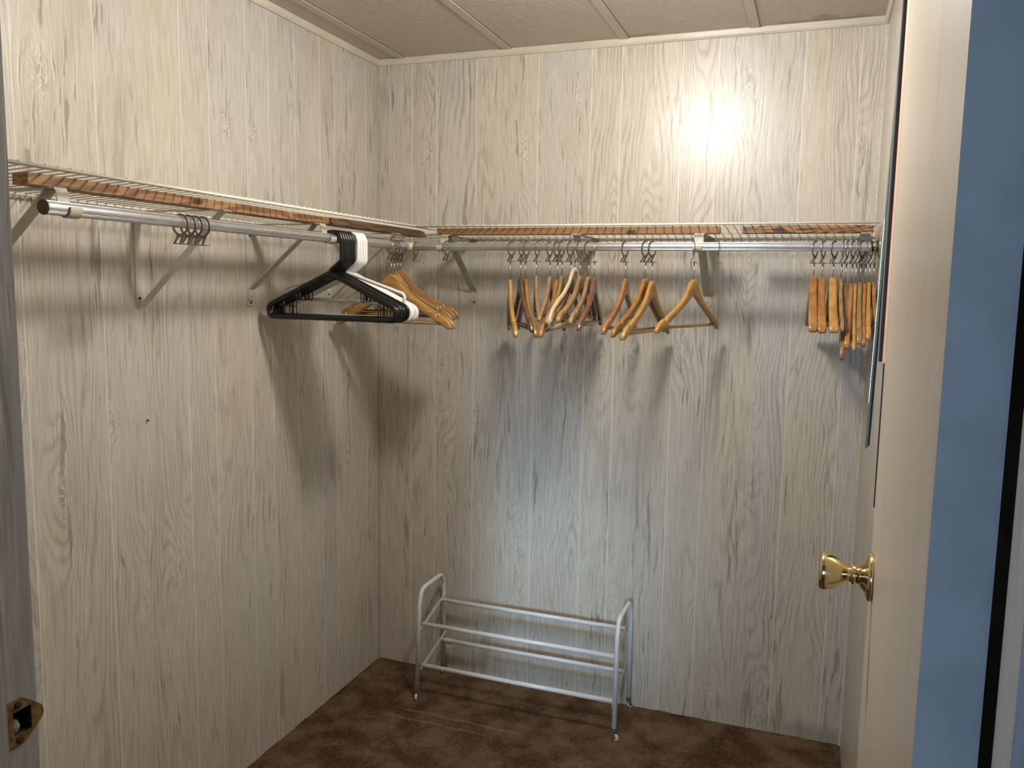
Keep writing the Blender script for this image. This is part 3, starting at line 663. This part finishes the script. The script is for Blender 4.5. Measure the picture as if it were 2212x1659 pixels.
# back rod.  x, theta(deg; near tip toward -y turned to +x), material, half width, drop, thickness, pin, bow, fat, notch, labels
BK = [
 (0.635, 23, W_HONEY, .215, .174, .0125, .057, 0.010, 1.15, True, 'slim honey wooden hanger, leftmost on the back rod', 'leftmost loaded ring on the back rod'),
 (0.669, 28, W_DARK, .215, .168, .0120, .047, 0.006, 1.1, True, 'dark walnut wooden hanger beside the leftmost honey one', 'ring holding the dark walnut hanger'),
 (0.685, 27, W_ORANGE, .212, .174, .0115, .055, 0.006, 1.15, True, 'glossy orange wooden hanger right of the dark walnut one', 'ring holding the glossy orange hanger next to the walnut one'),
 (0.721, 20, W_TAN, .190, .140, .0110, .043, 0.006, 1.0, True, 'small tan wooden hanger standing alone right of the orange one', 'ring holding the small lone tan hanger'),
 (0.762, 11, W_TAN, .190, .137, .0125, .045, -0.008, 1.0, True, 'small tan wooden hanger at left of the crowded bunch', 'ring holding the first tan hanger of the crowded bunch'),
 (0.786, 7, W_ORANGE, .215, .173, .0120, .055, -0.010, 1.2, True, 'orange wooden hanger with glossy low tip within the crowded bunch', 'ring holding the orange hanger of the crowded bunch'),
 (0.800, 8, W_TAN, .200, .146, .0115, .043, -0.012, 1.0, True, 'tan wooden hanger right of the orange one in the bunch', 'ring right of the orange hanger in the bunch'),
 (0.829, 3, W_BROWN, .200, .144, .0115, .045, -0.012, 1.0, True, 'brown wooden hanger behind the pale plastic hanger', 'ring just left of the pale plastic hanger hook'),
 (0.858, 2, W_TAN, .210, .139, .0135, .043, -0.014, 1.0, True, 'broad light tan wooden hanger right of the pale plastic one', 'ring just right of the pale plastic hanger hook'),
 (0.885, 4, W_TAN, .200, .141, .0125, .045, -0.012, 1.0, True, 'tan wooden hanger left of the reddish brown one', 'ring holding the tan hanger left of the reddish one'),
 (0.905, 5, W_RED, .205, .160, .0125, .045, -0.008, 1.0, True, 'reddish brown wooden hanger at right end of the crowded bunch', 'ring holding the reddish brown hanger'),
 (1.001, -2, W_ORANGE, .195, .163, .0130, .050, -0.012, 1.0, True, 'orange brown wooden hanger, first right of the crowded bunch', 'ring holding the first hanger right of the bunch'),
 (1.062, -11, W_ORANGE, .205, .171, .0130, .049, -0.012, 1.0, True, 'deep orange wooden hanger behind the light honey one', 'left ring of the close pair'),
 (1.083, -8, W_HONEY, .215, .170, .0130, .056, -0.010, 1.0, True, 'light honey wooden hanger with the lowest tip right of the bunch', 'right ring of the close pair'),
 (1.206, -18, W_HONEY, .205, .155, .0130, .049, -0.010, 1.0, True, 'honey wooden hanger seen broadest, beside the cream bracket', 'ring holding the broadest seen hanger beside the cream bracket'),
 (1.541, 2, W_ORANGE, .200, .150, .0215, .036, 0.0, 1.1, False, 'thick orange hanger with chipped tip, leftmost of the right group', 'leftmost ring of the right group'),
 (1.563, 2, W_ORANGE, .200, .150, .0200, .038, 0.0, 1.1, False, 'thick orange hanger touching the leftmost of the right group', 'second ring of the right group'),
 (1.592, 2, W_HONEY, .200, .148, .0215, .038, 0.0, 1.1, False, 'thick yellow honey hanger standing alone in the right group', 'ring holding the thick yellow honey hanger'),
 (1.6140, 1, W_TAN, .190, .142, .0105, .040, 0.003, 1.0, True, 'slim greyish tan hanger right of the thick honey one', 'ring holding the slim greyish tan hanger'),
 (1.6250, -1, W_BROWN, .215, .200, .0100, .054, 0.0, 1.1, False, 'brown wooden hanger hanging lowest in the right group', 'ring holding the lowest hanging brown hanger'),
 (1.6400, -2, W_ORANGE, .200, .172, .0130, .054, -0.002, 1.1, True, 'orange brown hanger right of the lowest hanging one', 'ring right of the lowest hanging hanger'),
 (1.6518, -1, W_HONEY, .205, .178, .0095, .055, 0.002, 1.1, True, 'narrow honey hanger in the right group', 'ring holding the narrow honey hanger'),
 (1.6632, -1, W_TAN, .205, .162, .0120, .051, 0.002, 1.15, True, 'tan hanger with a pale rounded tip in the right group', 'ring holding the tan hanger with the pale tip'),
 (1.6748, -1, W_ORANGE, .205, .166, .0105, .054, 0.0, 1.1, True, 'orange hanger second left of the mirror edge', 'ring second left of the mirror edge'),
 (1.6858, -1, W_HONEY, .200, .153, .0108, .050, 0.0, 1.15, True, 'honey hanger with dark scratches left of the mirror edge', 'ring left of the mirror edge'),
 (1.6965, 2, W_ORANGE, .190, .135, .0100, .050, 0.0, 1.0, True, 'reddish orange hanger half hidden behind the mirror edge', 'farthest right, half behind the mirror edge'),
]
RT = [-12, -4, -10, -2, -8, -14, -10, -12, -9, -16, 17, -17, -19, -21, 13, -20, -17, -25, -8, -14, -20, -10, -26, -9, -14, -7]
for i, (x, th, m, h, D, t, pin, bow, fat, notch, lab, rl) in enumerate(BK):
    place_hanger((m, h, D, t, pin, True, bow, fat, notch), x, -RD, RAD(th-90), lab, 'steel ring on the back rod: '+rl.replace('ring holding', 'holding'), ring_rz=RAD(RT[i]-90))
# corner group on the left rod: y, theta, ...
LF = [
 (-0.397, -6, W_HONEY, .222, .170, .0130, .047, 0.004, 1.1, 'honey wooden hanger in front of the corner group', 'nearest ring of the corner group'),
 (-0.378, -4, W_HONEY, .222, .170, .0130, .047, 0.004, 1.1, 'second honey wooden hanger of the corner group', 'second ring of the corner group'),
 (-0.358, -3, W_TAN, .213, .158, .0120, .038, 0.004, 1.0, 'greyish brown wooden hanger in the middle of the corner group', 'middle ring of the corner group'),
 (-0.338, -2, W_BROWN, .213, .155, .0120, .036, 0.004, 1.0, 'brown wooden hanger second from the back of the corner group', 'second farthest ring of the corner group'),
 (-0.318, -1, W_ORANGE, .213, .152, .0120, .034, 0.004, 1.0, 'reddish orange wooden hanger at the back of the corner group', 'farthest ring of the corner group'),
]
for y, th, m, h, D, t, pin, bow, fat, lab, rl in LF:
    place_hanger((m, h, D, t, pin, True, bow, fat, True), 0.27-(0.010 if y > -0.37 else 0.0), y, RAD(th), lab, 'steel ring on the left rod, '+rl)
# empty rings
for y, tl, nm in ((-1.335, 0, 'nearest'), (-1.312, 0.0, 'second'), (-1.291, 0.03, 'third'), (-1.268, 0.02, 'farthest')):
    ring(0.27, y, RAD(-4), 'empty steel ring on the left rod, %s of the four together' % nm)
ring(0.2975, -RD, RAD(6-90), 'empty steel ring on the back rod by the cream cap')
ring(0.412, -RD-0.0025, RAD(-10-90), 'empty steel ring over the cream bracket hook near the corner').location.z += 0.0025
ring(1.276, -RD, RAD(10-90), 'thin empty ring on the back rod right of the cream bracket')

# pale one-piece plastic hanger in the crowded bunch
pg = empty('plastic_hanger', (0.845, -RD, RTOP), RAD(-5-90)); tag(pg, 'pale cream flat plastic hanger with curved lower bar in the crowded bunch', 'hanger')
bm = new_bm(); hk = [(-0.019, 0, -0.022)]+[(0.0175*math.cos(RAD(a)), 0, -0.0145+0.0175*math.sin(RAD(a))) for a in range(180, -31, -15)]+[(0.006, 0, -0.045), (0.0, 0, -0.06), (0, 0, -0.088)]
tube(bm, hk, 0.0014, 8); link('hook', bm, PINM, pg, smooth=True)
bm = new_bm(); pr = [(0, -.082), (.02, -.090), (.045, -.125), (.09, -.158), (.14, -.183), (.175, -.205), (.196, -.236), (.190, -.252), (.165, -.256), (.08, -.252), (0, -.250)]
loop = [(a, 0, b) for a, b in pr]+[(-a, 0, b) for a, b in pr[-2:0:-1]]
tube(bm, fillet(loop, 0.02, 4, True), 0.0085, 12, True, flat=0.62); link('frame', bm, W_PALE, pg, smooth=True)
bm = new_bm(); lathe(bm, [(0, 0), (0.004, 0), (0.005, -0.008), (0, -0.009)], 12, 'Z', (0, 0, -0.078)); link('collar', bm, W_PALE, pg, smooth=True)

# ------------------------------------------------------------ tubular plastic hangers on the left rod
def plastic_hanger(mat, r, extras, hw=0.214, end=-0.205, bot=-0.236, apex=-0.106, sh=0.0):
    g = empty('plastic_hanger')
    bm = new_bm(); pts = [(-0.0195, 0, -0.020), (-0.0190, 0, 0.0035), (0.0, 0, 0.0065), (0.020, 0, 0.006), (0.0285, 0, -0.014), (0.029, 0, -0.073), (0.004+sh, 0, apex+0.006), (sh, 0, apex-0.006)]
    pts[1] = (-0.0195, 0, 0.0045)
    tube(bm, fillet(pts, 0.014, 5), r*1.02, 10, flat=0.9); link('hook', bm, mat, g, smooth=True)
    bm = new_bm(); lp = [(sh, 0, apex-0.002), (sh+hw*1.02, 0, end), (sh+hw*1.0, 0, bot), (sh-hw*1.0, 0, bot), (sh-hw*1.02, 0, end)]
    P = fillet(lp, 0.020, 7, True); tube(bm, P, r*1.28, 10, True, flat=0.68); link('frame', bm, mat, g, smooth=True)
    if extras:
        def top(x): return apex-0.002+(end-apex+0.002)*abs(x-sh)/(hw*1.02)
        for s in (-1, 1):
            x = sh+s*0.108; bm = new_bm()
            tube(bm, fillet([(x-0.006, 0, top(x)), (x-0.006, 0, top(x)-0.030), (x+0.006, 0, top(x)-0.030), (x+0.006, 0, top(x))], 0.005, 4), 0.0014, 6); link('hanging_loop', bm, mat, g, smooth=True)
            x = sh+s*0.158; bm = new_bm(); tube(bm, [(x, 0, top(x)), (x, 0, bot)], 0.0013, 6)
            tube(bm, fillet([(x, 0, -0.206), (x-0.006, 0, -0.2075), (x-0.012, 0, -0.204), (x-0.0125, 0, -0.198)], 0.003, 3), 0.0011, 6); link('stay', bm, mat, g, smooth=True)
        bm = new_bm(); box(bm, sh-0.016, sh+0.016, -0.0022, 0.0022, apex-0.022, apex-0.004); link('web', bm, mat, g, bevel=0.001)
    return g
GB = 'black plastic hangers on the left rod'; GWh = 'white plastic hangers on the left rod'
ordn = ['frontmost', 'second', 'third', 'fourth', 'fifth', 'rearmost']
b0 = None
for i in range(6):
    g = plastic_hanger(BLACK, 0.0058, True, hw=0.209, sh=-0.011) if i == 0 else copy_tree(b0)
    if i == 0: b0 = g
    g.location = (0.268, -0.738+0.0128*i, RTOP-0.0004); g.rotation_euler = (0, RAD(0.6*math.sin(i*2.1)), RAD(-1.5+1.4*math.sin(i*1.7)))
    tag(g, 'black plastic hanger, %s of the six black ones on the left rod' % ordn[i], 'hanger', GB)
ordw = ['frontmost', 'second', 'third', 'fourth', 'rearmost']
g0 = plastic_hanger(WHITE, 0.0042, False, hw=0.203, end=-0.161, bot=-0.188, apex=-0.100, sh=-0.020)
g0.location = (0.276, -0.661, RTOP-0.0004); g0.rotation_euler = (0, RAD(1.5), RAD(-2.0)); tag(g0, 'white tubular hanger turned out of line, frontmost of the white ones', 'hanger', GWh)
w0 = None
for i in range(1, 5):
    g = plastic_hanger(WHITE, 0.0055, False, hw=0.207, sh=-0.013) if i == 1 else copy_tree(w0)
    if i == 1: w0 = g
    g.location = (0.270, -0.661+0.0133*i, RTOP-0.0004); g.rotation_euler = (0, RAD(0.5*math.sin(i*1.9)), RAD(1.2*math.sin(i*2.3)))
    tag(g, 'white plastic hanger, %s of the five white ones on the left rod' % ordw[i], 'hanger', GWh)

# gold wire hanger
wh = empty('wire_hanger', (0.27, -0.430, RTOP), RAD(-8)); tag(wh, 'thin gold wire hanger in front of the corner wooden hangers', 'hanger')
bm = new_bm(); hk = [(-0.020, 0, -0.024)]+[(0.0205*math.cos(RAD(a))+0.004, 0, -0.0190+0.0205*math.sin(RAD(a))) for a in range(180, -41, -15)]+[(0.003, 0, -0.052), (-0.002, 0, -0.070), (0, 0, -0.106)]
tube(bm, hk, 0.0013, 8); link('hook', bm, GOLDW, wh, smooth=True)
bm = new_bm(); pts = [(0, 0, -0.106), (0.06, 0, -0.136), (0.15, 0, -0.178), (0.196, 0, -0.203), (0.199, 0, -0.222), (0.150, 0, -0.226), (-0.150, 0, -0.226), (-0.199, 0, -0.222), (-0.196, 0, -0.203), (-0.15, 0, -0.178), (-0.06, 0, -0.136)]
tube(bm, fillet(pts, 0.008, 4, True), 0.0012, 8, True); link('frame', bm, GOLDW, wh, smooth=True)

# ------------------------------------------------------------ shoe rack
rk = empty('shoe_rack', (0, 0, 0)); tag(rk, 'white tubular metal shoe rack on small casters on the carpet', 'shoe rack')
def frameside(x, dx):
    # from front caster up, over, and down to back caster
    f, b = -0.243, -0.017
    pts = [(x+dx, f, 0.034), (x, f+0.012, 0.34), (x, f+0.030, 0.400), (x, b-0.030, 0.400), (x, b-0.006, 0.36), (x+dx, b, 0.034)]
    bm = new_bm(); tube(bm, fillet(pts, 0.045, 7), 0.0079, 14); return link('end_frame', bm, RACKW, rk, smooth=True)
xl, xr = 0.291, 1.006
frameside(xl, -0.002); frameside(xr, 0.002)
for x, s in ((xl+0.0088, 1), (xr-0.0088, -1)):
    for (z0, z1) in ((0.112, 0.168), (0.262, 0.322)):
        bm = new_bm(); strap(bm, [(x, -0.238, z0), (x, -0.13, (z0+z1)/2), (x, -0.018, z1)], 0.0016, 0.011, (1, 0, 0)); link('side_bar', bm, RACKW, rk)
for y, z in ((-0.222, 0.121), (-0.050, 0.146), (-0.222, 0.276), (-0.050, 0.302)):
    bm = new_bm(); tube(bm, [(xl+0.009, y, z), (xr-0.009, y, z)], 0.0078, 14); link('rail', bm, RACKW, rk, smooth=True)
bm = new_bm(); lathe(bm, [(0, 0), (0.0086, 0), (0.0090, 0.001), (0.0090, 0.027), (0.0086, 0.028), (0, 0.028)], 20, 'X', (xl+0.020, -0.050, 0.146)); 
box(bm, xl+0.026, xl+0.042, -0.053, -0.047, 0.126, 0.140); box(bm, xl+0.024, xl+0.046, -0.056, -0.044, 0.1225, 0.1265); o = link('rail_clip', bm, CAPM, rk); o['label'] = 'cream plastic clip'
for (x, y, az) in ((xl-0.002, -0.243, 0.15), (xl-0.002, -0.017, 0.2), (xr+0.002, -0.243, 1.0), (xr+0.002, -0.017, 2.2)):
    c, sn = math.cos(az), math.sin(az)   # wheel axle direction
    px, py = -sn, c                       # trailing direction
    bm = new_bm(); tube(bm, [(x, y, 0.041), (x, y, 0.029)], 0.0088, 14)
    for sd in (-1, 1):
        ox, oy = x+c*sd*0.0058, y+sn*sd*0.0058
        strap(bm, [(ox, oy, 0.031), (ox-px*0.003, oy-py*0.003, 0.022), (ox-px*0.007, oy-py*0.007, 0.010)], 0.012, 0.0022, (px, py, 0))
    cs = link('caster', bm, GREYP, rk, smooth=False); cs['label'] = 'dark grey caster'
    bm = new_bm(); lathe(bm, [(0, -0.0040), (0.0105, -0.0040), (0.0118, -0.0025), (0.0118, 0.0025), (0.0105, 0.0040), (0, 0.0040)], 20, 'X', (0, 0, 0))
    mt = Matrix.Translation((x-px*0.008, y-py*0.008, 0.0120)) @ Matrix.Rotation(az, 4, 'Z')
    bmesh.ops.transform(bm, matrix=mt, verts=bm.verts); link('wheel', bm, CREAML, cs, smooth=True)
# small rusty nail on the left wall
bm = new_bm(); lathe(bm, [(0, -0.0005), (0.0012, -0.0005), (0.0012, 0.005), (0.003, 0.0052), (0.0026, 0.0064), (0, 0.0068)], 10, 'X', (0, 0, 0)); nl = link('nail', bm, PLUG); nl.location = (0.0, -1.170, 1.128); tag(nl, 'tiny rusty nail head on the left wall seam below the brackets', 'nail')
# ceiling lamp holder above (out of view): the closet's own bulb
cl = empty('ceiling_lamp', (LAMP.x, LAMP.y, H)); tag(cl, 'white porcelain lampholder on the closet ceiling above the rods', 'ceiling lamp')
bm = new_bm(); lathe(bm, [(0, -0.0005), (0.055, -0.0005), (0.056, -0.008), (0.045, -0.018), (0.024, -0.026), (0.022, -0.055), (0, -0.055)], 32, 'Z'); link('base', bm, WHITE, cl, smooth=True)
